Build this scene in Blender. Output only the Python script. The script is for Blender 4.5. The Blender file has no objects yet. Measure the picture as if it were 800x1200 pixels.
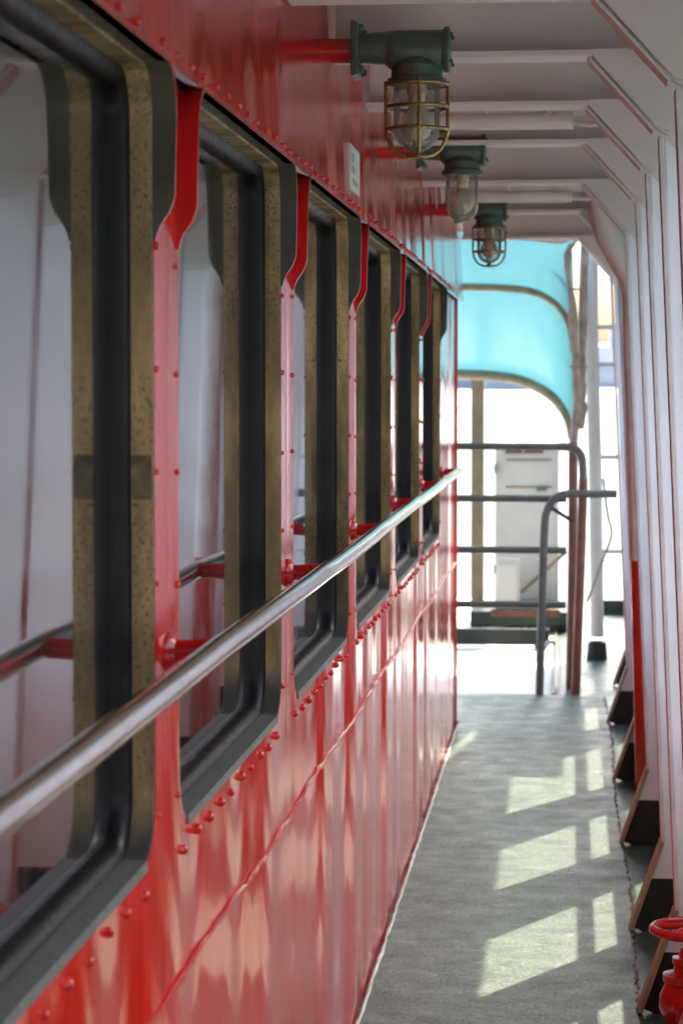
import bpy, math, random
from mathutils import Vector, Matrix
random.seed(7)
R = math.radians
scene = bpy.context.scene
COL = scene.collection

# ------------------------------------------------------------------ camera
CX, CZ = 0.465, 1.40                       # camera offset from the cabin wall, eye height above the deck
FPX = 2833.0                               # focal length in photo pixels (85 mm, 36 mm high frame)
cam_d = bpy.data.cameras.new('camera')
cam = bpy.data.objects.new('camera', cam_d)
COL.objects.link(cam)
cam_d.sensor_fit = 'VERTICAL'; cam_d.sensor_height = 36.0; cam_d.sensor_width = 24.0
cam_d.lens = 85.0
cam_d.clip_start = 0.05; cam_d.clip_end = 20000
cam.location = (CX, 0, CZ)
cam.rotation_euler = (R(90) - math.atan(145 / FPX), 0, math.atan(267 / FPX))
cam_d.dof.use_dof = True
cam_d.dof.focus_distance = 4.3
cam_d.dof.aperture_fstop = 9.5
cam_d.dof.aperture_blades = 9
scene.camera = cam

# ------------------------------------------------------------------ sky, sun, exposure
SUN_EL, SUN_AZ = R(50), R(27)              # azimuth measured from +Y towards +X
w = bpy.data.worlds.new('World'); scene.world = w; w.use_nodes = True
nt = w.node_tree
bg = nt.nodes['Background']
sky = nt.nodes.new('ShaderNodeTexSky'); sky.sky_type = 'NISHITA'; sky.sun_disc = False
sky.sun_elevation = SUN_EL; sky.sun_rotation = SUN_AZ
sky.air_density = 1.0; sky.dust_density = 6.0; sky.ozone_density = 1.0
nt.links.new(sky.outputs[0], bg.inputs[0]); bg.inputs[1].default_value = 0.15
sun_d = bpy.data.lights.new('sun', 'SUN'); sun_d.energy = 2.5; sun_d.angle = R(0.53); sun_d.color = (1.0, 0.86, 0.62)
sun = bpy.data.objects.new('sun', sun_d); COL.objects.link(sun)
to_sun = Vector((math.sin(SUN_AZ) * math.cos(SUN_EL), math.cos(SUN_AZ) * math.cos(SUN_EL), math.sin(SUN_EL)))
sun.rotation_euler = to_sun.to_track_quat('Z', 'Y').to_euler()
sun.location = to_sun * 60
scene.view_settings.view_transform = 'Standard'
scene.view_settings.look = 'None'
scene.view_settings.gamma = 1.0
scene.view_settings.exposure = 2.42
scene.cycles.use_denoising = True
scene.cycles.max_bounces = 10
scene.cycles.diffuse_bounces = 6
scene.cycles.glossy_bounces = 6
scene.cycles.transparent_max_bounces = 12
scene.cycles.sample_clamp_indirect = 8.0
scene.cycles.caustics_reflective = False
scene.cycles.caustics_refractive = False

# ------------------------------------------------------------------ material helpers
def newmat(name):
    m = bpy.data.materials.new(name); m.use_nodes = True
    t = m.node_tree
    return m, t, t.nodes['Principled BSDF']

def coords(t, scale=(1, 1, 1)):
    tc = t.nodes.new('ShaderNodeTexCoord'); mp = t.nodes.new('ShaderNodeMapping')
    mp.inputs['Scale'].default_value = scale
    t.links.new(tc.outputs['Object'], mp.inputs['Vector'])
    return mp.outputs['Vector']

def noise(t, vec, scale, detail=4.0, rough=0.55):
    n = t.nodes.new('ShaderNodeTexNoise')
    n.inputs['Scale'].default_value = scale; n.inputs['Detail'].default_value = detail
    n.inputs['Roughness'].default_value = rough
    t.links.new(vec, n.inputs['Vector'])
    return n.outputs['Fac']

def ramp(t, fac, stops):
    r = t.nodes.new('ShaderNodeValToRGB')
    els = r.color_ramp.elements
    while len(els) < len(stops): els.new(0.5)
    for e, (p, c) in zip(els, stops):
        e.position = p
        e.color = (c[0], c[1], c[2], 1) if not isinstance(c, (int, float)) else (c, c, c, 1)
    t.links.new(fac, r.inputs['Fac'])
    return r.outputs['Color']

def bump(t, fac, bsdf, strength, dist=0.01, prev=None):
    b = t.nodes.new('ShaderNodeBump')
    b.inputs['Strength'].default_value = strength; b.inputs['Distance'].default_value = dist
    t.links.new(fac, b.inputs['Height'])
    if prev: t.links.new(prev, b.inputs['Normal'])
    t.links.new(b.outputs['Normal'], bsdf.inputs['Normal'])
    return b.outputs['Normal']

def mixc(t, fac, a, b):
    m = t.nodes.new('ShaderNodeMix'); m.data_type = 'RGBA'
    t.links.new(fac, m.inputs['Factor'])
    for s, k in ((a, 'A'), (b, 'B')):
        sock = [i for i in m.inputs if i.name == k and i.type == 'RGBA'][0]
        if isinstance(s, tuple): sock.default_value = (*s, 1)
        else: t.links.new(s, sock)
    return [o for o in m.outputs if o.type == 'RGBA'][0]

M = {}
def paint(name, col, rough, var=0.15, nscale=6, bscale=40, bstr=0.08, stretch=(1, 1, 1), rust=0.0, rustcol=(.16, .06, .03), spec=0.5, rustscale=14, coat=0.0):
    m, t, b = newmat(name)
    v = coords(t, stretch)
    n1 = noise(t, v, nscale, 5)
    lo = tuple(c * (1 - var) for c in col); hi = tuple(min(1, c * (1 + var)) for c in col)
    c = ramp(t, n1, [(0.3, lo), (0.7, hi)])
    if rust > 0:
        n2 = noise(t, coords(t), rustscale, 8, 0.7)
        f = ramp(t, n2, [(1 - rust - 0.03, 0.0), (1 - rust + 0.03, 1.0)])
        c = mixc(t, f, c, rustcol)
    t.links.new(c, b.inputs['Base Color'])
    r = ramp(t, noise(t, v, nscale * 2.3, 4), [(0.3, max(0.02, rough * 0.75)), (0.7, min(1, rough * 1.25))])
    t.links.new(r, b.inputs['Roughness'])
    b.inputs['Specular IOR Level'].default_value = spec
    if coat: b.inputs['Coat Weight'].default_value = coat; b.inputs['Coat Roughness'].default_value = 0.05
    if bstr > 0: bump(t, noise(t, v, bscale, 3), b, bstr, 0.004)
    M[name] = m
    return m, t, b

def metal(name, col, rough, var=0.2, nscale=20, bstr=0.05):
    m, t, b = newmat(name)
    v = coords(t)
    n = noise(t, v, nscale, 5)
    t.links.new(ramp(t, n, [(0.3, tuple(c * (1 - var) for c in col)), (0.7, col)]), b.inputs['Base Color'])
    b.inputs['Metallic'].default_value = 1.0
    t.links.new(ramp(t, noise(t, v, nscale * 1.7, 6), [(0.35, rough * 0.6), (0.7, rough * 1.5)]), b.inputs['Roughness'])
    if bstr: bump(t, noise(t, v, nscale * 4, 3), b, bstr, 0.002)
    M[name] = m
    return m, t, b

# red wall paint: glossy, wavy plate, vertical brush streaks
def red_wall():
    m, t, b = newmat('red_wall')
    v = coords(t)
    vs = coords(t, (1, 26, 1.2))
    streak = noise(t, vs, 2.0, 5, 0.6)
    c1 = ramp(t, streak, [(0.25, (.42, .009, .005)), (0.55, (.51, .015, .008)), (0.8, (.57, .032, .016))])
    chalk = ramp(t, noise(t, coords(t, (1, 9, 3)), 3.0, 8, 0.72), [(0.58, 0.0), (0.82, 0.45)])
    c2 = mixc(t, chalk, c1, (.60, .13, .07))
    chip = ramp(t, noise(t, v, 70, 4, .6), [(0.735, 0.0), (0.755, 0.8)])
    c2 = mixc(t, chip, c2, (.30, .09, .06))
    t.links.new(c2, b.inputs['Base Color'])
    t.links.new(ramp(t, noise(t, coords(t, (1, 10, 2)), 4.0, 6, 0.65), [(0.3, 0.04), (0.75, 0.09)]), b.inputs['Roughness'])
    b.inputs['Specular IOR Level'].default_value = 0.17
    # rolled paint: the surface slopes up and down far more than along the wall
    def slope(vec, sc, det, k):
        n = noise(t, vec, sc, det)
        mm = t.nodes.new('ShaderNodeMath'); mm.operation = 'MULTIPLY_ADD'
        t.links.new(n, mm.inputs[0]); mm.inputs[1].default_value = k; mm.inputs[2].default_value = -k / 2
        return mm.outputs[0]
    def plus(a, c_):
        mm = t.nodes.new('ShaderNodeMath'); mm.operation = 'ADD'
        t.links.new(a, mm.inputs[0]); t.links.new(c_, mm.inputs[1]); return mm.outputs[0]
    sz = plus(slope(v, 900, 2, .75), slope(coords(t, (1, 1.5, 5)), 3, 3, .10))
    sy = plus(slope(coords(t, (1, 1.9, .02)), 1.7, 1.0, .30), slope(coords(t, (1, 40, .15)), 2, 3, .03))
    cb_ = t.nodes.new('ShaderNodeCombineXYZ'); cb_.inputs[0].default_value = 1.0
    t.links.new(sy, cb_.inputs[1]); t.links.new(sz, cb_.inputs[2])
    nn_ = t.nodes.new('ShaderNodeVectorMath'); nn_.operation = 'NORMALIZE'
    t.links.new(cb_.outputs[0], nn_.inputs[0]); t.links.new(nn_.outputs[0], b.inputs['Normal'])
    M['red_wall'] = m
red_wall()
paint('red_gloss', (.43, .012, .011), 0.18, .12, 10, 60, 0.10, spec=0.55)
paint('red_pipe', (.34, .035, .028), 0.22, .2, 9, 30, 0.08)
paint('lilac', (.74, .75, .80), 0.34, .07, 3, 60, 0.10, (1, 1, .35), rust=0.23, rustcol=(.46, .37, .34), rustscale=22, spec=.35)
paint('lilac_shade', (.61, .585, .575), 0.55, .07, 4, 50, 0.12, rust=.20, rustcol=(.45, .38, .35), rustscale=24, spec=.3)  # same lilac paint, darker: shade under the roof put into the colour
paint('lilac_edge', (.58, .56, .57), 0.6, .12, 14, 40, 0.15, rust=0.27, rustcol=(.38, .27, .23), rustscale=30, spec=.2)
paint('tan_edge', (.27, .22, .155), 0.5, .25, 12, 60, 0.2, rust=0.32, rustcol=(.2, .12, .08), rustscale=24)
paint('black_foot', (.006, .009, .008), 0.6, .3, 12, 60, 0.15)
paint('margin_green', (.045, .085, .074), 0.38, .35, 7, 80, 0.2, rust=0.27, rustcol=(.17, .21, .19), rustscale=9)
paint('rust_edge', (.13, .075, .05), 0.75, .5, 40, 120, 0.5)
paint('bead_grey', (.38, .44, .44), 0.5, .25, 40, 120, 0.3)
paint('lamp_green', (.055, .085, .068), 0.45, .25, 25, 150, 0.3, rust=0.26, rustcol=(.10, .06, .04), rustscale=40)
paint('dark_green', (.006, .019, .015), 0.45, .3, 10, 60, 0.15)
paint('grey_green', (.115, .145, .132), 0.35, .25, 14, 60, 0.15, rust=0.28, rustcol=(.17, .11, .07), rustscale=20)
paint('brown_pipe', (.20, .095, .068), 0.35, .3, 14, 60, 0.15, rust=.35, rustcol=(.3, .2, .16))
paint('tan_post', (.16, .13, .08), 0.55, .25, 10, 60, 0.2, rust=.3, rustcol=(.14, .10, .06))
paint('hoop_tan', (.22, .18, .11), 0.4, .35, 12, 60, 0.2, rust=.33, rustcol=(.40, .34, .25))
paint('white_paint', (.56, .52, .465), 0.4, .06, 6, 60, 0.1, rust=.26, rustcol=(.42, .27, .18), rustscale=7)
paint('white_post', (.50, .475, .43), 0.4, .08, 6, 60, 0.1, rust=.24, rustcol=(.40, .30, .20))
paint('white_deck', (.74, .74, .72), 0.6, .06, 5, 80, 0.1)
paint('cap_grey', (.26, .29, .30), 0.45, .15, 12, 60, 0.1)
paint('rust_red', (.13, .05, .03), 0.7, .4, 30, 80, 0.3)
paint('canvas', (.36, .315, .26), 0.85, .35, 14, 60, 0.4)
paint('canvas_grey', (.42, .37, .35), 0.85, .2, 14, 60, 0.4)
paint('rubber', (.005, .005, .006), 0.40, .2, 30, 80, 0.04, spec=0.14)
paint('sill_grey', (.10, .108, .102), 0.5, .5, 130, 260, 0.6)
paint('cable', (.50, .44, .44), 0.5, .1, 20, 80, 0.1)
paint('ceramic', (.62, .52, .38), 0.4, .2, 20, 80, 0.1)
paint('notice', (.62, .63, .58), 0.45, .12, 22, 60, 0.1, rust=.3, rustcol=(.40, .42, .38), rustscale=26)
paint('hull_outside', (.05, .07, .09), 0.5)
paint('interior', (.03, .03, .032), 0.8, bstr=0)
paint('pole_grey', (.42, .39, .35), .4, .2, 14, 60, .15, rust=.3, rustcol=(.30, .2, .15))
paint('rope', (.30, .26, .2), .9)
paint('frame_smudge', (.15, .12, .065), 0.6, .5, 40, 120, .3)  # tone of the dark smudge on the nearest window frame
metal('steel', (.82, .81, .80), 0.10, .25, 24, 0.03)
metal('cage_brass', (.33, .245, .10), 0.42, .4, 50, 0.2)

def brass_frame():
    m, t, b = newmat('brass_frame')
    v = coords(t)
    base = ramp(t, noise(t, coords(t, (1, 3.0, .28)), 9, 7, .65), [(0.32, (.075, .058, .032)), (0.48, (.28, .205, .095)), (0.68, (.62, .46, .22))])
    sp0 = ramp(t, noise(t, coords(t, (1, 1, .7)), 210, 4, .6), [(0.55, 0.0), (0.62, .85)])
    msk = ramp(t, noise(t, coords(t, (1, 1, .5)), 14, 4), [(0.42, 0.10), (0.60, 1.0)])
    spm = t.nodes.new('ShaderNodeMath'); spm.operation = 'MULTIPLY'
    t.links.new(sp0, spm.inputs[0]); t.links.new(msk, spm.inputs[1]); sp = spm.outputs[0]
    c = mixc(t, sp, base, (.035, .034, .026))
    # grey weathered coating low down on the frame, with an uneven upper limit
    sx = t.nodes.new('ShaderNodeSeparateXYZ'); tc = t.nodes.new('ShaderNodeTexCoord')
    t.links.new(tc.outputs['Object'], sx.inputs[0])
    ad = t.nodes.new('ShaderNodeMath'); ad.operation = 'MULTIPLY_ADD'
    t.links.new(noise(t, v, 18, 4), ad.inputs[0]); ad.inputs[1].default_value = 0.10
    t.links.new(sx.outputs['Z'], ad.inputs[2])
    f = ramp(t, ad.outputs[0], [(0.945, 1.0), (0.999, 0.0)])
    c = mixc(t, f, c, (.075, .08, .074))
    t.links.new(c, b.inputs['Base Color'])
    b.inputs['Metallic'].default_value = 0.35
    b.inputs['Roughness'].default_value = 0.5
    bump(t, noise(t, v, 120, 3, .6), b, 0.25, 0.002)
    M['brass_frame'] = m
brass_frame()
paint('liner_olive', (.060, .056, .038), 0.5, .4, 10, 120, 0.3, rust=.3, rustcol=(.03, .03, .025), rustscale=40)

def deck_mat():
    m, t, b = newmat('deck_coating')
    v = coords(t)
    base = ramp(t, noise(t, coords(t, (1.0, 1.5, 1)), 9, 10, .72), [(0.26, (.028, .050, .047)), (0.43, (.060, .098, .092)), (0.58, (.098, .150, .141)), (0.74, (.23, .305, .288))])
    blot = ramp(t, noise(t, coords(t, (2, 1, 1)), 1.7, 4), [(0.38, 0.0), (0.62, 0.35)])
    c = mixc(t, blot, base, (.082, .127, .119))
    # scuffs and foot-worn streaks running along the deck, darker grime spots
    scf = ramp(t, noise(t, coords(t, (26, 3.0, 1)), 2.2, 6, .7), [(0.60, 0.0), (0.74, 0.6)])
    c = mixc(t, scf, c, (.26, .30, .275))
    grm = ramp(t, noise(t, v, 26, 6, .7), [(0.60, 0.0), (0.72, 0.7)])
    c = mixc(t, grm, c, (.06, .075, .066))
    grit = ramp(t, noise(t, coords(t, (1, .45, 1)), 120, 3, .6), [(0.36, 0.5), (0.64, 1.4)])
    mul = t.nodes.new('ShaderNodeMix'); mul.data_type = 'RGBA'; mul.blend_type = 'MULTIPLY'
    mul.inputs['Factor'].default_value = 1.0
    ins = [i for i in mul.inputs if i.type == 'RGBA']
    t.links.new(c, ins[0]); t.links.new(grit, ins[1])
    t.links.new([o for o in mul.outputs if o.type == 'RGBA'][0], b.inputs['Base Color'])
    t.links.new(ramp(t, noise(t, v, 9, 6), [(0.3, 0.26), (0.7, 0.52)]), b.inputs['Roughness'])
    n1 = bump(t, noise(t, v, 220, 3), b, 0.5, 0.003)
    bump(t, noise(t, v, 14, 5), b, 0.25, 0.006, n1)
    M['deck_coating'] = m
deck_mat()

def pane_mat():
    m, t, b = newmat('tinted_glass')
    b.inputs['Base Color'].default_value = (.012, .014, .016, 1)
    t.links.new(ramp(t, noise(t, coords(t, (1, 1, .5)), 7, 7, .7), [(0.40, 0.015), (0.75, 0.16)]), b.inputs['Roughness'])
    t.links.new(ramp(t, noise(t, coords(t), 60, 5, .7), [(0.60, (.012, .014, .016)), (0.72, (.10, .105, .11))]), b.inputs['Base Color'])
    b.inputs['IOR'].default_value = 2.3
    b.inputs['Coat Weight'].default_value = 0.6
    b.inputs['Coat Roughness'].default_value = 0.02
    bump(t, noise(t, coords(t), 1.5, 2), b, 0.02, 0.02)
    M['tinted_glass'] = m
pane_mat()

def lampglass():
    m = bpy.data.materials.new('lamp_glass'); m.use_nodes = True
    t = m.node_tree; t.nodes.clear()
    o = t.nodes.new('ShaderNodeOutputMaterial'); mx = t.nodes.new('ShaderNodeMixShader')
    tr = t.nodes.new('ShaderNodeBsdfTransparent'); gl = t.nodes.new('ShaderNodeBsdfGlossy'); fr = t.nodes.new('ShaderNodeFresnel')
    fr.inputs[0].default_value = 1.3
    tr.inputs[0].default_value = (.90, .92, .90, 1); gl.inputs['Roughness'].default_value = 0.04
    t.links.new(fr.outputs[0], mx.inputs[0]); t.links.new(tr.outputs[0], mx.inputs[1]); t.links.new(gl.outputs[0], mx.inputs[2])
    dj = t.nodes.new('ShaderNodeBsdfTranslucent'); dj.inputs[0].default_value = (.85, .84, .80, 1)
    m3 = t.nodes.new('ShaderNodeMixShader'); t.links.new(mx.outputs[0], m3.inputs[1]); t.links.new(dj.outputs[0], m3.inputs[2])
    t.links.new(ramp(t, noise(t, coords(t, (1, 1, .4)), 40, 4), [(0.35, 0.10), (0.75, 0.32)]), m3.inputs[0])   # dusty, salt-stained glass; the whiteness also stands in for its highlight
    t.links.new(m3.outputs[0], o.inputs[0])
    M['lamp_glass'] = m
lampglass()
def bulb_mat():
    m, t, b = newmat('bulb_glass')
    b.inputs['Base Color'].default_value = (.72, .64, .52, 1); b.inputs['Roughness'].default_value = 0.12
    b.inputs['Transmission Weight'].default_value = 0.35
    M['bulb_glass'] = m
bulb_mat()

def awning_mat():
    m = bpy.data.materials.new('turquoise_sheet'); m.use_nodes = True
    t = m.node_tree; t.nodes.clear()
    o = t.nodes.new('ShaderNodeOutputMaterial')
    v = coords(t, (6, 1, 1))
    col = ramp(t, noise(t, v, 3, 5), [(0.25, (.046, .145, .185)), (0.75, (.052, .160, .200))])
    df = t.nodes.new('ShaderNodeBsdfDiffuse'); tl = t.nodes.new('ShaderNodeBsdfTranslucent'); gl = t.nodes.new('ShaderNodeBsdfGlossy')
    gl.inputs['Roughness'].default_value = 0.25
    t.links.new(col, df.inputs[0]); t.links.new(col, tl.inputs[0])
    m1 = t.nodes.new('ShaderNodeMixShader'); m1.inputs[0].default_value = 0.55
    t.links.new(df.outputs[0], m1.inputs[1]); t.links.new(tl.outputs[0], m1.inputs[2])
    m2 = t.nodes.new('ShaderNodeMixShader'); m2.inputs[0].default_value = 0.05
    t.links.new(m1.outputs[0], m2.inputs[1]); t.links.new(gl.outputs[0], m2.inputs[2])
    t.links.new(m2.outputs[0], o.inputs[0])
    M['turquoise_sheet'] = m
awning_mat()

def sea_mat():
    m, t, b = newmat('sea_water')
    b.inputs['Base Color'].default_value = (.03, .08, .09, 1)
    b.inputs['Roughness'].default_value = 0.22
    b.inputs['IOR'].default_value = 1.33
    v = coords(t)
    n1 = bump(t, noise(t, v, 0.25, 5), b, 1.0, 0.9)
    bump(t, noise(t, v, 1.4, 4), b, 0.8, 0.25, n1)
    M['sea_water'] = m
sea_mat()

# ------------------------------------------------------------------ mesh helpers
class MB:
    def __init__(s): s.v = []; s.f = []
    def add(s, verts, faces):
        o = len(s.v); s.v += [tuple(p) for p in verts]; s.f += [tuple(i + o for i in f) for f in faces]; return s
    def box(s, x0, x1, y0, y1, z0, z1):
        return s.add([(x0, y0, z0), (x1, y0, z0), (x1, y1, z0), (x0, y1, z0), (x0, y0, z1), (x1, y0, z1), (x1, y1, z1), (x0, y1, z1)],
                     [(0, 3, 2, 1), (4, 5, 6, 7), (0, 1, 5, 4), (1, 2, 6, 5), (2, 3, 7, 6), (3, 0, 4, 7)])
    def prism_xz(s, poly, y0, y1):
        n = len(poly)
        vs = [(x, y0, z) for x, z in poly] + [(x, y1, z) for x, z in poly]
        fs = [tuple(range(n)), tuple(range(2 * n - 1, n - 1, -1))] + [(i, i + n, (i + 1) % n + n, (i + 1) % n) for i in range(n)]
        return s.add(vs, fs)
    def tube(s, pts, r, n=12, caps=True):
        pts = [Vector(p) for p in pts]
        rs = r if isinstance(r, (list, tuple)) else [r] * len(pts)
        up = None; base = len(s.v); rings = []
        for i, p in enumerate(pts):
            if i == 0: d = pts[1] - p
            elif i == len(pts) - 1: d = p - pts[i - 1]
            else: d = (pts[i + 1] - p).normalized() + (p - pts[i - 1]).normalized()
            d.normalize()
            if up is None:
                up = Vector((0, 0, 1)) if abs(d.z) < 0.9 else Vector((1, 0, 0))
            up = (up - d * up.dot(d)).normalized(); side = d.cross(up)
            rings.append([p + (up * math.cos(2 * math.pi * k / n) + side * math.sin(2 * math.pi * k / n)) * rs[i] for k in range(n)])
        vs = [q for ring in rings for q in ring]; fs = []
        for i in range(len(rings) - 1):
            for k in range(n):
                a = i * n + k; b = i * n + (k + 1) % n
                fs.append((a, b, b + n, a + n))
        if caps:
            fs.append(tuple(range(n))[::-1]); fs.append(tuple(range((len(rings) - 1) * n, len(rings) * n)))
        return s.add(vs, fs)
    def lathe(s, prof, c=(0, 0, 0), n=20, axis='z'):
        vs = []; fs = []
        for r, h in prof:
            for k in range(n):
                a = 2 * math.pi * k / n
                p = (r * math.cos(a), r * math.sin(a), h)
                if axis == 'x': p = (h, r * math.cos(a), r * math.sin(a))
                if axis == 'y': p = (r * math.cos(a), h, r * math.sin(a))
                vs.append((p[0] + c[0], p[1] + c[1], p[2] + c[2]))
        for i in range(len(prof) - 1):
            for k in range(n):
                a = i * n + k; b = i * n + (k + 1) % n
                fs.append((a, b, b + n, a + n))
        return s.add(vs, fs)
    def torus(s, c, Rr, r, n=28, m=10, axis='z'):
        pts = []
        vs = []; fs = []
        for i in range(n):
            a = 2 * math.pi * i / n
            for j in range(m):
                b = 2 * math.pi * j / m
                q = (Rr + r * math.cos(b))
                p = (q * math.cos(a), q * math.sin(a), r * math.sin(b))
                if axis == 'x': p = (p[2], p[0], p[1])
                vs.append((p[0] + c[0], p[1] + c[1], p[2] + c[2]))
        for i in range(n):
            for j in range(m):
                fs.append((i * m + j, ((i + 1) % n) * m + j, ((i + 1) % n) * m + (j + 1) % m, i * m + (j + 1) % m))
        return s.add(vs, fs)
    def grid(s, rows):
        n = len(rows[0]); vs = [p for r in rows for p in r]; fs = []
        for i in range(len(rows) - 1):
            for k in range(n - 1):
                a = i * n + k
                fs.append((a, a + 1, a + n + 1, a + n))
        return s.add(vs, fs)
    def mesh(s, name, mat, smooth=False, bevel=0):
        me = bpy.data.meshes.new(name); me.from_pydata(s.v, [], s.f); me.update()
        import bmesh
        bm = bmesh.new(); bm.from_mesh(me)
        bmesh.ops.recalc_face_normals(bm, faces=bm.faces)
        if bevel:
            es = [e for e in bm.edges if len(e.link_faces) == 2 and e.calc_face_angle(0) > R(30)]
            bmesh.ops.bevel(bm, geom=es, offset=bevel, segments=2, affect='EDGES', profile=0.5)
        if smooth:
            for f in bm.faces: f.smooth = True
            for e in bm.edges:
                if len(e.link_faces) == 2 and e.calc_face_angle(0) > R(42): e.smooth = False
        bm.to_mesh(me); bm.free()
        me.materials.append(M[mat])
        return me
    def build(s, name, mat, parent=None, smooth=False, bevel=0, loc=None):
        return put(name, s.mesh(name, mat, smooth, bevel), parent, loc)

def put(name, me, parent=None, loc=None):
    o = bpy.data.objects.new(name, me); COL.objects.link(o)
    if parent is not None: o.parent = parent
    if loc is not None: o.location = loc
    return o

def tag(o, label, cat, group=None, kind=None):
    o['label'] = label; o['category'] = cat
    if group: o['group'] = group
    if kind: o['kind'] = kind
    return o

def thing(name, label, cat, loc=(0, 0, 0), group=None):
    o = bpy.data.objects.new(name, None); COL.objects.link(o); o.location = loc
    o.empty_display_size = 0.1
    return tag(o, label, cat, group)

def struct(o): o['kind'] = 'structure'; return o

def px(u, v, d):
    """photo pixel (u, v) at distance d ahead along the ship -> world point"""
    return Vector((CX + (u - 667) * d / FPX, d, CZ - (v - 455) * d / FPX))

def smooth_path(pts, sub=6):
    P = [Vector(p) for p in pts]; out = []
    for i in range(len(P) - 1):
        p0 = P[max(i - 1, 0)]; p1 = P[i]; p2 = P[i + 1]; p3 = P[min(i + 2, len(P) - 1)]
        for k in range(sub):
            u = k / sub
            out.append(0.5 * ((2 * p1) + (p2 - p0) * u + (2 * p0 - 5 * p1 + 4 * p2 - p3) * u * u + (3 * p1 - p0 - 3 * p2 + p3) * u ** 3))
    out.append(P[-1]); return out

# ------------------------------------------------------------------ layout numbers
WEND = 10.0                                # cabin wall ends here
HULL = 0.965                               # outer bulwark plane
FRAMES = [-2.6, -1.8, -1.0, -0.2, 0.6, 1.4, 2.25, 3.08, 3.89, 4.61, 5.40, 6.22, 7.41, 8.62, 10.1]
WIN = [(-0.755 - 1.205, 1.035)] + [(1.655 + 1.205 * k, 1.035) for k in range(-2, 6)]
ZB, ZT = 0.87, 1.757                       # window opening bottom, top
ZS0, ZS1 = 1.565, 1.615                      # step where the wall comes forward
ZC = 2.16                                  # roof plate
def wallx(z):
    if z <= ZS0: return 0.0
    if z <= ZS1:
        u = (z - ZS0) / (ZS1 - ZS0); return 0.024 * u * u * (3 - 2 * u)
    if z <= ZT: return 0.024 + 0.002 * (z - ZS1) / (ZT - ZS1)
    return 0.026 - 0.020 * (z - ZT) / (ZC - ZT)

# ------------------------------------------------------------------ sea, far shore, hull, deck
sea = MB().add([(-9000, -9000, -2.6), (9000, -9000, -2.6), (9000, 14000, -2.6), (-9000, 14000, -2.6)], [(0, 1, 2, 3)]).build('sea', 'sea_water'); struct(sea)
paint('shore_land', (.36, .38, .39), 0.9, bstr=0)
rows = []
for y, z in ((470, -3.2), (478, .6), (500, 1.2), (1200, 6), (2500, 55), (5000, 30)):
    rows.append([(x, y + 14 * math.sin(x * .01), z * (1 + .25 * math.sin(x * .0037 + y))) for x in range(-2600, 2601, 100)])
struct(MB().grid(rows).build('far_shore', 'shore_land'))

deck = MB().box(-2.4, HULL, -3.4, 11.0, -0.06, 0.0)
deck.box(0.40, HULL, 11.0, 15.4, -0.06, -0.001)
dk = deck.build('deck', 'margin_green'); struct(dk)
# worn non-slip coating with a ragged edge, a sheet on the deck
def edge_strip(x_in, x_mean, z, amp, name, mat, y0=-3.3, y1=10.98):
    ys = []; y = y0
    while y < y1: ys.append(y); y += random.uniform(0.012, 0.03)
    ys.append(y1)
    top = [(x_mean + random.uniform(-amp, amp) + 0.006 * math.sin(y * 2.1), y, z) for y in ys]
    m = MB(); n = len(ys)
    vs = [(x_in, y, z) for y in ys] + top + [(p[0], p[1], 0.0005) for p in top]
    fs = [(i, i + n, i + n + 1, i + 1) for i in range(n - 1)] + [(i + n, i + 2 * n, i + 2 * n + 1, i + n + 1) for i in range(n - 1)]
    return m.add(vs, fs).build(name, mat, dk)
edge_strip(0.55, 0.634, 0.004, 0.005, 'rust_edge', 'rust_edge')
edge_strip(0.010, 0.628, 0.009, 0.005, 'deck_coating', 'deck_coating')
MB().box(-2.3, 0.010, WEND + .05, 10.98, 0.001, 0.009).build('deck_coating', 'deck_coating', dk)
pts = [(0.009 + random.uniform(-.002, .002), y * 0.06, 0.008 + random.uniform(-.002, .002)) for y in range(-50, 167)]
MB().tube(pts, [0.0055 + random.uniform(-.002, .002) for _ in pts], 6).build('caulk_bead', 'bead_grey', dk, True)
wd = MB().box(-2.4, 0.385, 11.02, 16.2, -0.07, -0.004).build('landing_deck', 'white_deck'); struct(wd)
MB().box(0.385, 0.40, 11.0, 15.4, -0.06, 0.012).build('edge_bar', 'grey_green', wd)

# ------------------------------------------------------------------ bulwark and rails on the outboard side
bw = thing('bulwark', 'steel ship side with open slot and rails behind the frame ribs', 'bulwark', (0, 0, 0))
MB().box(HULL, HULL + .012, -3.4, 15.4, -3.2, 0.70).build('side_plate', 'lilac', bw)
MB().box(HULL, HULL + .012, -3.4, 13.4, 1.93, 2.30).build('upper_plate', 'lilac', bw)
MB().box(HULL - .004, HULL + .014, -3.4, 13.4, 1.175, 1.250).build('top_rail', 'lilac', bw)
MB().tube([(HULL + .01, -3.4, .935), (HULL + .01, 13.4, .935)], .032, 12).build('middle_rail', 'lilac', bw, True)
for a, b in zip(FRAMES[:-1], FRAMES[1:]):
    y = a + .3 * (b - a)
    MB().tube([(HULL + .008, y, .69), (HULL + .008, y, 1.17)], .012, 8).build('stanchion', 'lilac', bw, True)
def plan(poly, z0, z1):
    n = len(poly)
    return MB().add([(x, y, z0) for x, y in poly] + [(x, y, z1) for x, y in poly], [tuple(range(n)), tuple(range(n, 2 * n))] + [(i, (i + 1) % n, (i + 1) % n + n, i + n) for i in range(n)])
slit = lambda y: .83 + (y - 10.88) * .1375           # gap shaped to let a streak of sun reach the deck
plan([(.62, 10.25), (slit(10.25), 10.25), (slit(13.4), 13.4), (.62, 13.4)], 2.16, 2.19).build('added_shade_roof', 'lilac_shade', bw)  # unseen roof strips, added to keep the sun off the deck end
plan([(slit(10.25) + .05, 10.25), (HULL + .3, 10.25), (HULL + .3, 13.4), (slit(13.4) + .05, 13.4)], 2.16, 2.19).build('added_shade_roof', 'lilac_shade', bw)
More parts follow.
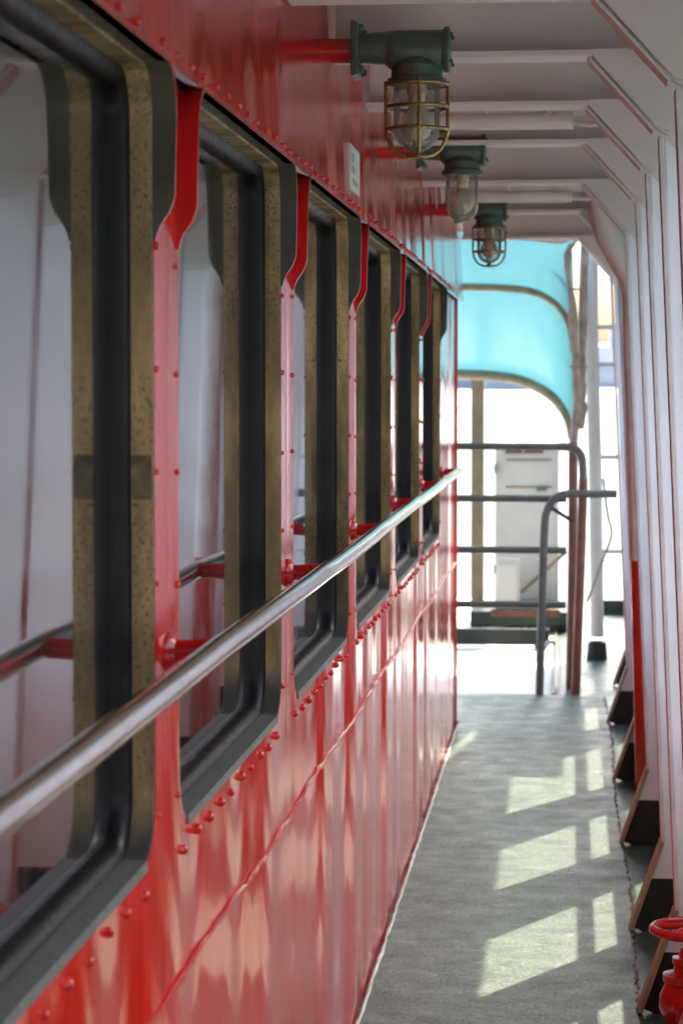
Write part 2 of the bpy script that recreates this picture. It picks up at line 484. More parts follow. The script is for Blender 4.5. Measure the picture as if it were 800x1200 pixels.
MB().box(HULL + .001, HULL + .010, 10.3, 13.4, 1.25, 1.93).build('added_shade_screen', 'lilac', bw)  # unseen plate, added to shade the deck end from the side

# ------------------------------------------------------------------ roof
rf = MB().box(-2.4, HULL + .12, -3.4, 10.25, ZC, ZC + .03).build('ceiling', 'lilac_shade'); struct(rf)
MB().box(0.03, HULL, 10.19, 10.24, 2.06, ZC - .001).build('roof_edge_trim', 'lilac_shade', rf)

# ------------------------------------------------------------------ cabin wall
cw = thing('cabin_wall', 'glossy red riveted steel cabin wall with a row of windows', 'wall')
def opening(y0, wd_):
    """boundary of a window opening as y_left(z), y_right(z)"""
    rb, rt = 0.075, 0.055
    y1 = y0 + wd_
    def inset(z):
        if z < ZB + rb:
            q = (ZB + rb - z); return rb - math.sqrt(max(0, rb * rb - q * q))
        if z > ZT - rt:
            q = (z - (ZT - rt)); return rt - math.sqrt(max(0, rt * rt - q * q))
        return 0.0
    return lambda z: y0 + inset(z), lambda z: y1 - inset(z)
zs = sorted(set([ZB + 0.075 * (1 - math.cos(R(a))) for a in range(0, 91, 9)] + [ZB + .075, 1.1, 1.3, 1.45, ZS0, ZS0 + .010, ZS0 + .018, (ZS0 + ZS1) / 2, ZS1 - .018, ZS1 - .010, ZS1]
                + [ZT - 0.055 * (1 - math.sin(R(a))) - 0 for a in range(0, 91, 9)] + [ZT - .055]))
zs = [z for z in zs if ZB <= z <= ZT + 1e-9]
zs[0] = ZB; zs[-1] = ZT
def wx_soft(z):                            # softened step
    if ZS0 - .012 < z < ZS0 + .013 or ZS1 - .013 < z < ZS1 + .012:
        return (wallx(z - .012) + 2 * wallx(z) + wallx(z + .012)) / 4
    return wallx(z)
Y0W = -3.4
ops = [opening(a, b) for a, b in WIN]
# lower plates, split at the welded vertical seams
seams = [Y0W, 0.35, 2.74, 5.42, 8.15, WEND]
for a, b in zip(seams[:-1], seams[1:]):
    MB().box(-.012, 0.0, a + .0012, b - .0012, 0.0, ZB).build('lower_plate', 'red_wall', cw)
for s in seams[1:-1]:
    MB().box(-.014, -.004, s - .003, s + .003, 0, ZB).build('seam', 'red_wall', cw)
# pillars between the windows
bounds = [(lambda z: Y0W, ops[0][0])] + [(ops[i][1], ops[i + 1][0]) for i in range(len(ops) - 1)] + [(ops[-1][1], lambda z: WEND)]
for lf, rt_ in bounds:
    m = MB()
    m.grid([[(0.0, lf(z), z), (0.0, rt_(z), z)] for z in zs])
    m.build('window_pillar', 'red_wall', cw, True)
# upper plates
useams = [Y0W, 0.2, 2.62, 5.15, 7.8, WEND]
for a, b in zip(useams[:-1], useams[1:]):
    x0, x1 = wallx(ZT + .001), wallx(ZC)
    m = MB().prism_xz([(x0 - .012, ZT), (x0, ZT), (x1, ZC), (x1 - .012, ZC)], a + .001, b - .001)
    m.build('upper_plate', 'red_wall', cw)
for s in useams[1:-1]:
    MB().box(.0, .003, s - .003, s + .003, ZT + .01, ZC).build('seam', 'red_wall', cw)
# end plate round the corner, dark room behind
MB().box(-2.4, .004, WEND - .014, WEND, 0, ZC).build('end_plate', 'red_gloss', cw)
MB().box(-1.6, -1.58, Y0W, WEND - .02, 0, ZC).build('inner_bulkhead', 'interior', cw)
MB().box(-2.4, 0.0, Y0W - .02, Y0W, 0, ZC).build('end_plate', 'red_gloss', cw)
# horizontal weld
pts = [(0.001 + random.uniform(-.001, .0012), Y0W + .05 * k, 0.685 + random.uniform(-.0035, .0035) + .006 * math.sin(k * .21)) for k in range(268)]
MB().tube(pts, [.0042 + random.uniform(-.001, .0012) for _ in pts], 6).build('weld_bead', 'red_gloss', cw, True)
# notice plate, painted over at the edges, with faded print
npz = 1.845
nx = wallx(npz) + .001
nt_ = MB().box(nx - .004, nx + .003, 4.85, 5.07, npz - .045, npz + .045).build('notice_plate', 'notice', cw)
for z0, z1, y0, y1 in ((npz + .012, npz + .03, 4.88, 4.93), (npz - .01, npz + .006, 4.88, 4.95), (npz - .032, npz - .02, 4.90, 5.02)):
    MB().box(nx + .003, nx + .0036, y0, y1, z0, z1).build('faded_print', 'cap_grey', nt_)

# rivets
riv = MB()
riv.lathe([(.0090, -.002), (.0082, .0018), (.0074, .0052), (.0046, .0080), (.0010, .0088)], (0, 0, 0), 8, 'x')
riv.f.append(tuple(range(32, 40)))
rivet_me = riv.mesh('rivet', 'red_gloss', True)
def rivet(y, z, s=1.0):
    o = put('rivet', rivet_me, cw, (-.0005 if z < ZT else wallx(z), y, z))
    s *= .82 * random.uniform(.85, 1.12)
    o.scale = (s, s * random.uniform(.92, 1.06), s * random.uniform(.95, 1.15)); o.rotation_euler = (random.uniform(0, 6.28), 0, 0)
for i, (a, b) in enumerate(WIN):
    if a < 0.3: continue
    for k in range(10):
        off = 0.02 + (0 if k == 0 else 0.115 + (k - 1) * 0.1025)
        if a + off < 1.6: continue
        rivet(a + off + random.uniform(-.004, .004), ZB - .027 + random.uniform(-.003, .003), .95)
y = 1.9
while y < 9.1:
    rivet(y + random.uniform(-.005, .005), ZT + .016 + random.uniform(-.002, .002), .68)
    y += 0.1 if random.random() > .06 else 0.15
for i, (a, b) in enumerate(WIN):
    if a + b < 1.5: continue
    for k in range(6):
        z = 1.555 - .1275 * k
        rivet(a + b + .014, z + random.uniform(-.006, .006), .6)
        if i + 1 < len(WIN): rivet(WIN[i + 1][0] - .014, z - .005 + random.uniform(-.006, .006), .6)

# windows: frame (jamb all round), olive liner of the proud part, sill, rubber gasket, pane
GX = -0.047
def window(y0, wdt):
    yl, yr = opening(y0, wdt)
    # closed outline, walking up the far side and down the near side
    def outline(ins):
        cy = y0 + wdt / 2; cz = (ZB + ZT) / 2
        out = [(yr(z), z) for z in zs] + [(yl(z), z) for z in reversed(zs)]
        res = []
        n = len(out)
        for i in range(n):
            p0 = out[i - 1]; p1 = out[i]; p2 = out[(i + 1) % n]
            d = Vector((p2[0] - p0[0], p2[1] - p0[1])); d.normalize()
            res.append((p1[0] - d.y * ins, p1[1] + d.x * ins))
        return res
    o0 = outline(0.0); o1 = outline(0.004); o2 = outline(0.016)
    n = len(o0)
    m = MB()
    def strip(m, A, xa, B, xb, sel=None):
        vs = [(xa(p[1]) if callable(xa) else xa, p[0], p[1]) for p in A] + [(xb(p[1]) if callable(xb) else xb, p[0], p[1]) for p in B]
        fs = []
        for i in range(n):
            j = (i + 1) % n
            if sel and not (sel(A[i]) and sel(A[j])): continue
            fs.append((i, j, j + n, i + n))
        m.add(vs, fs)
    strip(m, o1, -0.001, o1, GX - .004)
    strip(m, o0, -0.001, o1, -0.001)
    fr = m.build('window', 'brass_frame', cw, True)
    ml = MB(); hi = lambda p: p[1] > ZS0 - .001
    strip(ml, o0, lambda z: wx_soft(min(z, ZT - .001)) + .001, o0, -0.001, hi)
    ml.build('liner', 'liner_olive', fr, True)
    mh = MB(); oh = outline(-0.007)        # red outside of the proud upper surround
    strip(mh, oh, lambda z: wx_soft(min(z, ZT - .001)) + .001, o0, lambda z: wx_soft(min(z, ZT - .001)) + .001, lambda p: p[1] > ZS0 - .001)
    strip(mh, oh, -.001, oh, lambda z: wx_soft(min(z, ZT - .001)) + .001, lambda p: p[1] > ZS0 - .001)
    mh.build('hood', 'red_gloss', fr, True)
    ms = MB()                              # sill: flat bottom of the opening
    lo = [p for p in o1]
    ms.box(GX, .0015, y0 + .060, y0 + wdt - .060, ZB - .006, ZB + .0065)
    ms.build('sill', 'sill_grey', fr)
    # gasket: half-round bead following the outline at the glass
    gk = outline(0.013)
    mg = MB(); rings = []
    for i in range(n):
        p0 = gk[i - 1]; p1 = gk[i]; p2 = gk[(i + 1) % n]
        d = Vector((0, p2[0] - p0[0], p2[1] - p0[1])).normalized()
        inn = Vector((0, -d.z, d.y))
        c = Vector((GX + .001, p1[0], p1[1]))
        rings.append([c - inn * .012 + Vector((.021, 0, 0)), c - inn * .004 + Vector((.020, 0, 0)), c + inn * .004 + Vector((.0165, 0, 0)), c + inn * .009 + Vector((.009, 0, 0)), c + inn * .011 + Vector((-.003, 0, 0))])
    vs = [p for r in rings for p in r]; fs = []
    for i in range(n):
        j = (i + 1) % n
        for k in range(4): fs.append((i * 5 + k, j * 5 + k, j * 5 + k + 1, i * 5 + k + 1))
    mg.add(vs, fs); mg.build('gasket', 'rubber', fr, True)
    mp = MB().add([(GX, p[0], p[1]) for p in o1], [tuple(range(n))])
    mp.build('pane', 'tinted_glass', fr)
    return fr, yr
for i, (a, b) in enumerate(WIN):
    fr, yr = window(a, b)
    if abs(a - 1.655) < .01:
        MB().box(-.030, -.002, a + b - .0055, a + b - .0035, 1.275, 1.325).build('smudge_band', 'frame_smudge', fr)  # dark smudge on the jamb, built as a thin flat strip

# ------------------------------------------------------------------ handrail on the cabin wall
RX, RZ, RR = 0.060, 1.098, 0.0150
hr = thing('handrail', 'worn polished steel handrail on red brackets along the cabin wall', 'handrail')
PILL = [a - .085 for a, b in WIN[2:]] + [8.80]
PILL = [p for p in PILL if p > -1]
pts = []; y = -1.6
while y <= 8.93:
    dz = 0
    for p in PILL: dz += 0.002 * math.exp(-((y - p) / .13) ** 2)
    pts.append((RX + .0012 * math.sin(y * 1.7) + .5 * dz, y, RZ - .004 + dz + .0012 * math.sin(y * 2.3 + 1)))
    y += 0.06
MB().tube(pts, RR, 20).build('rail', 'steel', hr, True)
for p in PILL:
    br = MB().tube([(0.0, p, RZ - .004), (RX - .006, p, RZ - .001)], .0125, 12).build('bracket', 'red_gloss', hr, True)
    MB().lathe([(.024, 0), (.022, .004), (.014, .010)], (.0005, p, RZ - .004), 14, 'x').build('bracket_foot', 'red_gloss', br, True)

# ------------------------------------------------------------------ hull frames: roof beam, gusset, pillar, foot
def build_frame():
    t = thing('hull_frame', 'pale lilac steel frame rib with roof beam, gusset and black foot', 'frame rib', (0, 0, 0), 'frame ribs along the outboard side of the deck')
    th = .006
    MB().box(0.02, 0.60, -th, th, 2.026, ZC).build('beam_web', 'lilac_shade', t)
    MB().box(0.016, 0.502, -.078, .010, 2.014, 2.026).build('beam_flange', 'lilac_shade', t, False, .002)
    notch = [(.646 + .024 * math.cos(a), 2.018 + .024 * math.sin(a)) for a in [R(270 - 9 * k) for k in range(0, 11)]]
    MB().prism_xz([(.498, 2.027), (.504, 2.014), (.622, 1.884), (.646, 1.874)] + notch + [(.622, 2.027)], -.076, -.066).build('gusset', 'lilac_shade', t)
    MB().prism_xz([(.500, 2.027), (.506, 2.014), (.626, 1.884), (.646, 1.874), (.646, 2.027)], -th, th - .001).build('haunch', 'lilac_shade', t)
    # flange on the gusset's free edge
    MB().prism_xz([(.500, 2.013), (.619, 1.881), (.615, 1.878), (.496, 2.009)], -.0655, .012).build('gusset_flange', 'lilac_shade', t)
    MB().prism_xz([(.641, 1.868), (.713, .24), (.679, .14), (HULL - .002, .14), (HULL - .002, 1.80), (.672, 1.835)], -th + .001, th + .001).build('pillar_web', 'lilac', t)
    MB().prism_xz([(.665, ZC), (.665, 2.02), (.646, 1.99), (.646, 1.874), (.641, 1.8685), (.672, 1.8355), (HULL - .002, 1.8005), (HULL - .002, ZC)], -th + .001, th + .001).build('web_head', 'lilac_shade', t)  # top of the same web, its shade given by the darker lilac
    MB().prism_xz([(.679, .14), (.636, .011), (.660, .0), (HULL - .002, .0), (HULL - .002, .14)], -th + .001, th + .001).build('black_foot', 'black_foot', t)
    # flanges
    def bar(a, b, w_, tk):
        d = Vector((b[0] - a[0], b[1] - a[1])).normalized(); nn = Vector((-d.y, d.x)) * tk
        return MB().prism_xz([a, b, (b[0] + nn.x, b[1] + nn.y), (a[0] + nn.x, a[1] + nn.y)], -w_, w_)
    bar((.713, .24), (.637, 1.872), .030, .010).build('pillar_flange', 'lilac_edge', t, False, .002)
    bar((.632, .004), (.712, .238), .030, .012).build('foot_flange', 'tan_edge', t, False, .002)
    MB().box(.60, HULL - .004, -th, th, 2.03, ZC - .002).build('beam_end', 'lilac_shade', t)
    return t
proto = build_frame()
def copy_thing(src, loc):
    r = src.copy(); COL.objects.link(r); r.location = loc
    for ch in list(src.children):
        c = ch.copy(); COL.objects.link(c); c.parent = r
    return r
for i, y in enumerate(FRAMES):
    f = proto if i == 0 else copy_thing(proto, (0, y, 0))
    f.location = (0, y, 0)
LAB = {3.89: 'lilac frame rib across from the brass caged lamp, on its side without the valve',
       4.61: 'lilac frame rib between the brass caged lamp and the hydrant valve',
       5.40: 'lilac frame rib with its slanted foot right behind the hydrant valve',
       6.22: 'lilac frame rib level with the lamp that has no cage',
       7.41: 'lilac frame rib partly covering the red vent pipe',
       8.62: 'lilac frame rib right behind the red vent pipe',
       10.1: 'last lilac frame rib under the roof edge, where the stair rail ends'}
for o in list(COL.objects):
    if o.name.split('.')[0] == 'hull_frame':
        for k, l in LAB.items():
            if abs(o.location.y - k) < .01: o['label'] = l
for x, y in ((.05, 11.4), (.13, 12.7), (.18, 14.0)):      # pillars past the end of the roof carry no beam
    f = copy_thing(proto, (x, y, 0))
    f['label'] = 'pale lilac steel pillar rib past the roof end, without a roof beam'
    for ch in list(f.children):
        if ch.name.split('.')[0] in ('beam_web', 'beam_flange', 'gusset', 'gusset_flange', 'beam_end'): bpy.data.objects.remove(ch)

# ------------------------------------------------------------------ cable pipes under the roof
def cable_pipe(y, label):
    t = thing('cable_pipe', label, 'cable pipe', (0, y, 2.06), 'cable pipes under the roof')
    MB().tube([(0.10, 0, -.020), (0.47, 0, -.020)], .020, 14).build('pipe', 'lilac_shade', t, True)
    MB().box(.09, .50, -.004, .004, -.006, .034).build('mounting_strip', 'lilac_shade', t)
    for x in (.265, .415):
        c = MB().tube([(x, -.012 , -.002), (x - .01, -.02, .012), (x, -.02, .024), (x + .014, -.02, .020), (x + .02, -.012, .004)], .0045, 8).build('clip', 'lilac_shade', t, True)
    MB().tube(smooth_path([(.40, -.01, -.004), (.46, -.012, -.022), (.51, -.012, -.030), (.56, -.01, -.018), (.60, 0, .02), (.62, 0, .07)]), .007, 10).build('loose_cable', 'cable', t, True)
    return t
cable_pipe(5.86, 'lilac cable pipe with clips under the roof beside the uncaged lamp')
cable_pipe(8.15, 'lilac cable pipe with clips under the roof beside the farther caged lamp')

# ------------------------------------------------------------------ bulkhead lamps
def lamp(y, caged, label, zc=2.005):
    x0 = wallx(zc)
    t = thing('bulkhead_lamp', label, 'lamp', (x0, y, zc), 'bulkhead lamps on the cabin wall')
    MB().tube([(0, 0, 0), (.062, 0, 0)], .022, 16).build('stub_pipe', 'red_gloss', t, True)
    fl = MB().prism_xz([(.060, -.050), (.074, -.046), (.074, .046), (.060, .050)], -.042, .042).build('flange', 'lamp_green', t, False, .003)
    for sy in (-1, 1):
        for sz in (-1, 1):
            MB().lathe([(.0075, .074), (.0075, .080), (.004, .084), (.0005, .0845)], (0, sy * .030, sz * .036), 6, 'x').build('bolt', 'lamp_green', fl)
    # tapering arm growing into the round body
    MB().lathe([(.026, .072), (.028, .10), (.030, .125), (.032, .14)], (0, 0, .004), 16, 'x').build('arm', 'lamp_green', t, True)
    bd = MB().lathe([(.001, .118), (.026, .119), (.034, .128), (.0355, .140), (.0355, .222), (.034, .226), (.001, .226)], (0, 0, .000), 20, 'x').build('body', 'lamp_green', t, True)
    cv = MB().lathe([(.039, .224), (.041, .227), (.041, .233), (.036, .236), (.001, .237)], (0, 0, 0), 20, 'x').build('end_cover', 'lamp_green', t, True)
    for k in range(4):
        a = R(45 + 90 * k)
        MB().lathe([(.004, .234), (.004, .241), (.0005, .242)], (0, .034 * math.cos(a), .034 * math.sin(a)), 6, 'x').build('screw', 'lamp_green', cv)
    gx = .176
    MB().lathe([(.036, -.018), (.040, -.026), (.046, -.030), (.046, -.050), (.053, -.052), (.053, -.062), (.044, -.064), (.040, -.064), (.001, -.060)], (gx, 0, 0), 24).build('collar', 'lamp_green', t, True)
    prof = [(.041, -.060), (.0415, -.075), (.0415, -.140)] + [(.0415 * math.cos(R(a)), -.140 - .0415 * math.sin(R(a))) for a in range(10, 91, 10)]
    MB().lathe(prof, (gx, 0, 0), 24).build('glass_dome', 'lamp_glass', t, True)
    MB().lathe([(.001, -.060), (.018, -.060), (.018, -.078), (.015, -.080), (.015, -.092), (.012, -.096)], (gx, 0, 0), 16).build('bulb_holder', 'ceramic', t, True)
    MB().lathe([(.012, -.094), (.014, -.100), (.022, -.112), (.0285, -.126), (.0285, -.138), (.023, -.152), (.012, -.161), (.0005, -.163)], (gx, 0, 0), 18).build('bulb', 'bulb_glass', t, True)
    if caged:
        cg = MB()
        for z in (-.062, -.102, -.142): cg.torus((gx, 0, z), .0555, .0034, 28, 8)
        cg.torus((gx, 0, -.190), .016, .0034, 18, 8)
        for k in range(4):
            a = R(8 + 90 * k) + .0
            c, s = math.cos(a), math.sin(a)
            prof2 = [(.0555, -.056), (.0555, -.10), (.0555, -.142), (.052, -.160), (.043, -.176), (.030, -.187), (.016, -.190)]
            cg.tube([(gx + r * c, r * s, z) for r, z in prof2], .0034, 8)
        cg.build('cage', 'cage_brass', t, True)
    return t
lamp(4.36, True, 'green bulkhead lamp in a brass cage, on the wall by the notice plate')
lamp(6.20, False, 'green bulkhead lamp with bare glass dome and no cage')
lamp(8.26, True, 'green bulkhead lamp in a wire cage, hanging by the turquoise awning')

# ------------------------------------------------------------------ pipe on the outboard side
pp = thing('vent_pipe', 'vertical pipe bent at the roof, red near the deck and lilac above', 'pipe')
dpp = 8.42
low = [px(760, 920, dpp), px(757, 800, dpp), px(752.5, 655, dpp)]
midp = [px(752.5, 655, dpp), px(750.5, 600, dpp), px(745, 460, dpp), px(741, 345, dpp)]
upp = [px(741, 345, dpp), px(738, 328, dpp), px(727, 308, dpp), px(712, 280, dpp), px(705, 255, dpp), px(703, 225, dpp), px(703, 180, dpp)]
for p in low + midp + upp: p.x -= 0.004
MB().tube(smooth_path(midp), .040, 18).build('middle_pipe', 'lilac_edge', pp, True)
MB().tube(smooth_path(low), .040, 18).build('lower_pipe', 'red_pipe', pp, True)
MB().tube(smooth_path(upp), .043, 18).build('upper_pipe', 'lilac_shade', pp, True)

# ------------------------------------------------------------------ hydrant valve
vx, vy = 0.465 + .262, 5.13
hv = thing('hydrant_valve', 'red fire hydrant valve with handwheel standing between frame ribs', 'valve', (vx, vy, 0))
MB().lathe([(.075, 0), (.075, .014), (.046, .016), (.044, .04), (.060, .062), (.068, .085), (.066, .112), (.056, .132), (.052, .140), (.060, .142), (.060, .156), (.052, .158), (.038, .162), (.036, .176), (.040, .180), (.040, .192), (.026, .194), (.024, .214), (.014, .216), (.001, .217)], (0, 0, 0), 24).build('body', 'red_gloss', hv, True)
MB().tube([(0, -.05, .088), (0, -.105, .088)], .036, 18).build('outlet', 'red_gloss', hv, True)
MB().tube([(0, 0, .21), (0, 0, .268)], .009, 12).build('stem', 'red_gloss', hv, True)
wh = MB().torus((0, 0, .252), .080, .0105, 36, 12).build('handwheel', 'red_gloss', hv, True)
for k in range(5):
    a = R(18 + 72 * k)
    MB().tube([(.012 * math.cos(a), .012 * math.sin(a), .258), (.078 * math.cos(a), .078 * math.sin(a), .252)], .007, 8).build('spoke', 'red_gloss', wh, True)
MB().lathe([(.020, .244), (.020, .264), (.012, .270), (.001, .271)], (0, 0, 0), 14).build('hub', 'red_gloss', wh, True)

# ------------------------------------------------------------------ guard rail at the end of the deck
gr = thing('guard_rail', 'grey green guard rail of four bars across the deck end', 'railing')
for z in (1.135, .897, .662, .412):
    MB().tube([(-1.9, 11.05, z), (0.2, 11.05, z), (.452, 11.05, z)], .0165, 12).build('bar', 'grey_green', gr, True)
MB().tube([px(683, 560, 11.02), px(681, 640, 11.02), px(675, 818, 11.02)], .021, 14).build('end_post', 'brown_pipe', gr, True)
MB().tube(smooth_path([px(655, 523, 11.05), px(672, 525, 11.04), px(681, 536, 11.03), px(683, 562, 11.02)]), .019, 14).build('rail_bend', 'grey_green', gr, True)

st = thing('stair_rail', 'bent pipe stair rail reaching from deck edge to the frame ribs', 'railing')
dl = 10.98
MB().tube(smooth_path([px(633, 820, dl), px(635, 720, dl), px(638, 620, dl), px(641, 598, dl), px(650, 584, dl), px(664, 578.5, dl), px(690, 578, dl), px(722, 578, dl)], 5), .0185, 14).build('rail', 'grey_green', st, True)
MB().tube([px(645, 594, dl), px(672, 611, dl)], .009, 8).build('brace', 'dark_green', st, True)

MB().tube(smooth_path([px(633, 765, 12.0), px(645, 752, 12.0), px(652, 760, 12.0), px(653, 800, 11.2), px(653, 818, 11.06)]), .012, 10).build('grab_bar', 'white_post', st, True)

# ------------------------------------------------------------------ turquoise awning with hoops
aw = thing('awning', 'translucent turquoise awning on curved tan hoops past the cabin corner', 'awning')
h1 = [px(u, v, 12.9) for u, v in ((300, 332), (400, 333), (480, 333.5), (537, 335), (580, 336), (620, 340), (645, 351), (660, 366), (668, 384), (672, 410))]
h2 = [px(u, v, 14.3) for u, v in ((300, 432), (400, 433), (480, 434), (537, 437), (580, 439), (612, 445), (638, 457), (655, 472), (666, 490), (671, 512))]
h0 = [px(u, 236, 10.35) for u in (180, 300, 395, 460, 515, 560, 595, 625, 650, 668)]
for p in h0: p.z = 2.17
mid = [(a + b) / 2 + Vector((0, .12, .055)) for a, b in zip(h0, h1)]
mid2 = [(a + b) / 2 + Vector((0, .10, .03)) for a, b in zip(h1, h2)]
H0, H1, H2, MD, MD2 = [smooth_path(h, 4) for h in (h0, h1, h2, mid, mid2)]
def loft(a, b, c, n=8):
    rows = []
    for k in range(n + 1):
        u = k / n
        rows.append([p * (1 - u) * (1 - 2 * u) + q * 4 * u * (1 - u) + r * u * (2 * u - 1) for p, q, r in zip(a, b, c)])
    return rows
MB().grid(loft(H0, MD, H1)).build('upper_sheet', 'turquoise_sheet', aw, True)
MB().grid(loft(H1, MD2, H2)).build('lower_sheet', 'turquoise_sheet', aw, True)
MB().tube([p + Vector((0, -.03, -.008)) for p in H1], .023, 12).build('hoop', 'hoop_tan', aw, True)
MB().tube([p + Vector((0, -.03, -.008)) for p in H2], .031, 12).build('hoop', 'hoop_tan', aw, True)
pst = px(560, 600, 14.5)
MB().box(pst.x - .038, pst.x + .038, 14.46, 14.54, -.004, 1.47).build('post', 'tan_post', aw, False, .006)
MB().tube([px(684, 250, 11.3), px(680, 420, 11.3), px(673, 500, 11.3), px(671, 520, 11.3)], .020, 14).build('side_pole', 'pole_grey', aw, True)
MB().tube([px(671, 518, 11.3), px(671, 650, 11.3), px(669, 815, 11.3)], .022, 14).build('side_pole', 'brown_pipe', aw, True)

# rolled tarps
tp = thing('rolled_tarp', 'brown rolled canvas tied up against the awning side pole', 'tarp')
def wob(pts, a): return [p + Vector((random.uniform(-a, a), random.uniform(-a, a), 0)) for p in pts]
s1 = wob(smooth_path([px(684, 272, 11.2), px(668, 288, 11.2), px(664, 312, 11.2), px(669, 360, 11.2), px(673, 420, 11.2), px(677, 470, 11.2), px(678, 502, 11.2)], 5), .003)
s2 = wob(smooth_path([px(682, 272, 11.22), px(684, 300, 11.22), px(682, 350, 11.22), px(682, 420, 11.22), px(682, 470, 11.22), px(682, 498, 11.22)], 5), .003)
MB().tube(s1, [.017 + .004 * math.sin(i * .9) + random.uniform(-.003, .003) for i in range(len(s1))], 12).build('canvas_fold', 'canvas', tp, True)
MB().tube(s2, [.015 + .004 * math.sin(i * .7) + random.uniform(-.003, .003) for i in range(len(s2))], 12).build('canvas_fold', 'canvas', tp, True)
MB().torus(px(684, 276, 11.2), .022, .014, 16, 8, 'x').build('knot', 'canvas_grey', tp, True)
for v in (340, 430):
    c = px(676, v, 11.2); MB().torus(c, .043, .004, 20, 6).build('tie', 'rope', tp, True)
tr = thing('roof_tarp', 'grey canvas roll sagging below the roof edge', 'tarp')
s3 = wob(smooth_path([px(520, 262, 10.5), px(560, 266, 10.5), px(600, 273, 10.5), px(640, 280, 10.5), px(668, 274, 10.5), px(692, 262, 10.5)], 5), .002)
MB().tube(s3, [.028 + .006 * math.sin(i * .8) + random.uniform(-.002, .002) for i in range(len(s3))], 12).build('canvas_roll', 'canvas_grey', tr, True)
s4 = smooth_path([px(600, 264, 10.46), px(640, 262, 10.46), px(670, 258, 10.46), px(690, 264, 10.46)], 5)
MB().tube(s4, .016, 10).build('canvas_fold', 'canvas_grey', tr, True)

# ------------------------------------------------------------------ pale post and side rails past the frame ribs
ps = thing('pale_post', 'pale pipe post with black foot standing behind the stair rail', 'post')
MB().tube([px(690, 230, 12.5), px(692, 400, 12.5), px(697, 560, 12.5), px(700, 745, 12.5)], .034, 16).build('pole', 'white_post', ps, True)
b0 = px(700, 745, 12.5)
MB().lathe([(.055, 0), (.046, .09), (.036, .095)], (b0.x, 12.5, 0), 16).build('foot', 'black_foot', ps, True)
for v in (384, 427, 535, 645):
    MB().tube([px(694, v, 12.5), px(735, v, 12.5), px(790, v, 12.5)], .012, 8).build('side_bar', 'white_post', ps, True)
rp = MB().tube(smooth_path([px(706, 560, 12.3), px(711, 600, 12.3), px(716, 625, 12.3), px(708, 650, 12.3), px(697, 680, 12.3), px(688, 705, 12.3)]), .007, 8).build('hanging_rope', 'rope', None, True)
tag(rp, 'thin slack rope looped beside the pale pipe post', 'rope')

# ------------------------------------------------------------------ locker on its stand
dL = 14.1
lk = thing('locker', 'white rust stained steel locker behind the guard rail', 'locker')
a0 = px(580, 712, dL); a1 = px(655, 526, dL)
x0, x1, z0, z1 = a0.x, a1.x, a0.z, a1.z
MB().box(x0, x1, dL, dL + .34, z0, z1).build('body', 'white_paint', lk, False, .008)
cap = MB().box(x0 - .012, x1 + .012, dL - .015, dL + .355, z1 + .001, z1 + .034).build('top_cap', 'cap_grey', lk, False, .012)
for q in ((x0 + .06, x0 + .16), (x0 + .17, x0 + .28)):
    MB().box(q[0], q[1], dL - .004, dL - .001, z1 - .022, z1 - .001).build('rust_patch', 'rust_red', lk)
dr = MB().box(x0 + .045, x1 - .03, dL - .010, dL - .001, z0 + .05, z1 - .03).build('door', 'white_paint', lk, False, .003)
MB().box(x0 + .075, x1 - .055, dL - .014, dL - .0105, z1 - .21, z1 - .075).build('door_panel', 'white_paint', dr, False, .002)
for z in (z1 - .225, z1 - .065):
    MB().box(x0 + .065, x1 - .045, dL - .016, dL - .0105, z, z + .008).build('panel_trim', 'hoop_tan', dr)
MB().tube([(x1 - .13, dL - .035, z1 - .235), (x1 - .07, dL - .035, z1 - .228)], .011, 10).build('handle', 'grey_green', dr, True)
for z in (z0 + .2, z1 - .14):
    MB().box(x0 - .006, x0 + .02, dL - .014, dL - .0015, z, z + .05).build('hinge', 'cap_grey', lk)
sb = thing('utility_box', 'small white box fixed low in front of the rusty locker', 'box')
c0 = px(582, 710, 13.9); c1 = px(609, 654, 13.9)
MB().box(c0.x, c1.x, 13.85, 13.98, c0.z, c1.z).build('case', 'white_paint', sb, False, .01)
MB().box(c0.x + .015, c1.x - .015, 13.838, 13.849, c0.z + .03, c1.z - .03).build('lid', 'white_paint', sb, False, .004)
brc = MB().tube([px(611, 694, 13.95), px(664, 645, 13.95)], .012, 8).build('diagonal_brace', 'hoop_tan', None, True)
tag(brc, 'thin tan diagonal brace leaning across the locker front', 'brace')
be = thing('locker_stand', 'low dark green steel stand carrying the white locker', 'stand')
e0 = px(553, 729, 14.0); e1 = px(666, 713, 14.0)
MB().box(e0.x, e1.x, 13.80, 14.6, e0.z, e1.z).build('top', 'dark_green', be, False, .006)
for u in (607, 625, 560, 660):
    q = px(u, 729, 14.0); MB().box(q.x - .035, q.x + .035, 13.9, 14.45, -.004, e0.z).build('leg', 'dark_green', be)
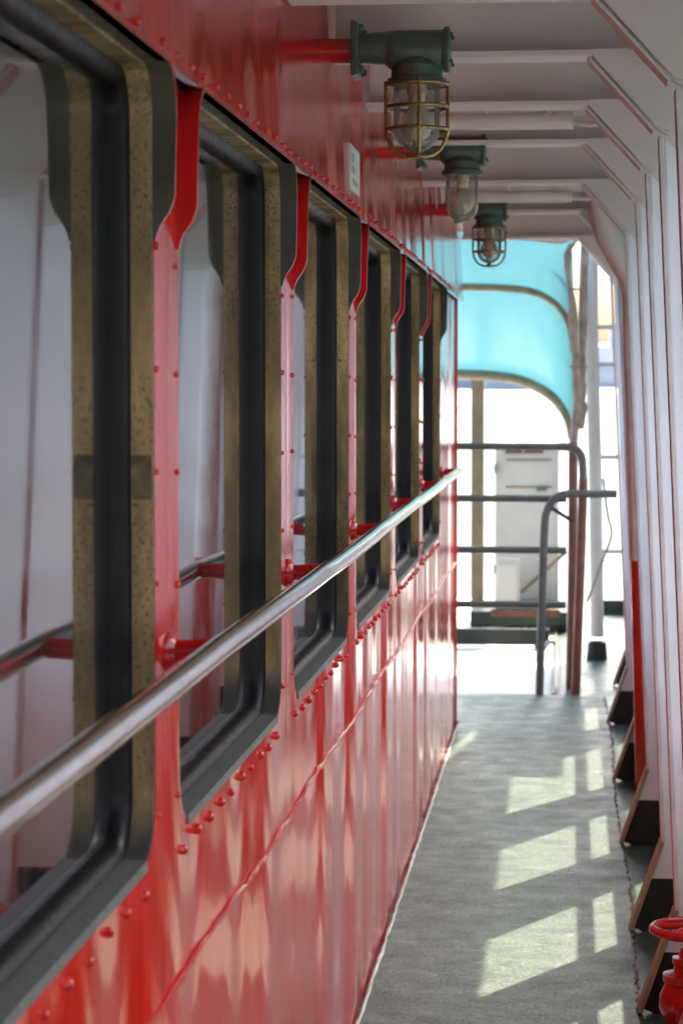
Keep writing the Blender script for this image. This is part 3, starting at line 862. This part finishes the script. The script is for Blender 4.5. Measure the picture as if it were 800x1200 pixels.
MB().box(x0 - .01, x1 + .01, 13.795, 13.80, e1.z - .03, e1.z + .012).build('rust_lip', 'rust_red', be)
co = MB().box(-1.8, .36, 13.0, 13.06, .018, .105)
co.box(-1.7, -1.66, 13.01, 13.05, -.004, .018).box(.28, .32, 13.01, 13.05, -.004, .018)
cb = co.build('coaming_bar', 'dark_green', None, False, .005)
tag(cb, 'long dark green bar lying low across the bright landing', 'bar')
kb = thing('deck_kerb', 'dark green kerb rail along the outer edge behind the posts', 'kerb')
MB().box(.60, HULL - .01, 15.0, 15.05, .0, .09).build('bar', 'dark_green', kb)

# ------------------------------------------------------------------ far city
paint('block_glass', (.32, .36, .40), .5, .08, .05, bstr=0)  # window bands paled, distance haze put into the colour
cols = {'block_white': (.46, .48, .50), 'block_grey': (.38, .42, .46), 'block_cream': (.44, .45, .44)}  # pale bluish walls, with the haze of distance in their colours
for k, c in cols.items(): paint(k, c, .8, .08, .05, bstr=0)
random.seed(11)
xk = -330
while xk < 420:
    wd_ = random.uniform(16, 34); h = random.choice((18, 26, 34, 48, 62) if abs(xk - 10) > 75 else (9, 11, 13)) * random.uniform(.85, 1.15); y = random.uniform(500, 560)
    mt = random.choice(list(cols)); dp = random.uniform(16, 26)
    nm = {'block_white': 'white', 'block_grey': 'grey', 'block_cream': 'cream'}[mt]
    t = thing('city_block', 'hazy pale %s city block on the far shore' % nm, 'building', (xk + wd_ / 2, y, 0), 'city blocks on the far shore')
    MB().box(-wd_ / 2, wd_ / 2, 0, dp, -2, h).build('wall', mt, t)
    MB().box(-wd_ / 6, wd_ / 6, dp * .3, dp * .7, h, h + 4).build('roof_house', mt, t)
    fl = MB()
    nb = int(h // 4)
    for q in range(nb): fl.box(-wd_ / 2 + 1, wd_ / 2 - 1, -.25, -.02, q * 4 + 1.2, q * 4 + 2.8)
    o = fl.build('window_bands', 'block_glass', t); o['kind'] = 'stuff'
    xk += wd_ + (random.uniform(2, 14) if abs(xk) > 70 else random.uniform(-.5, 1.5))
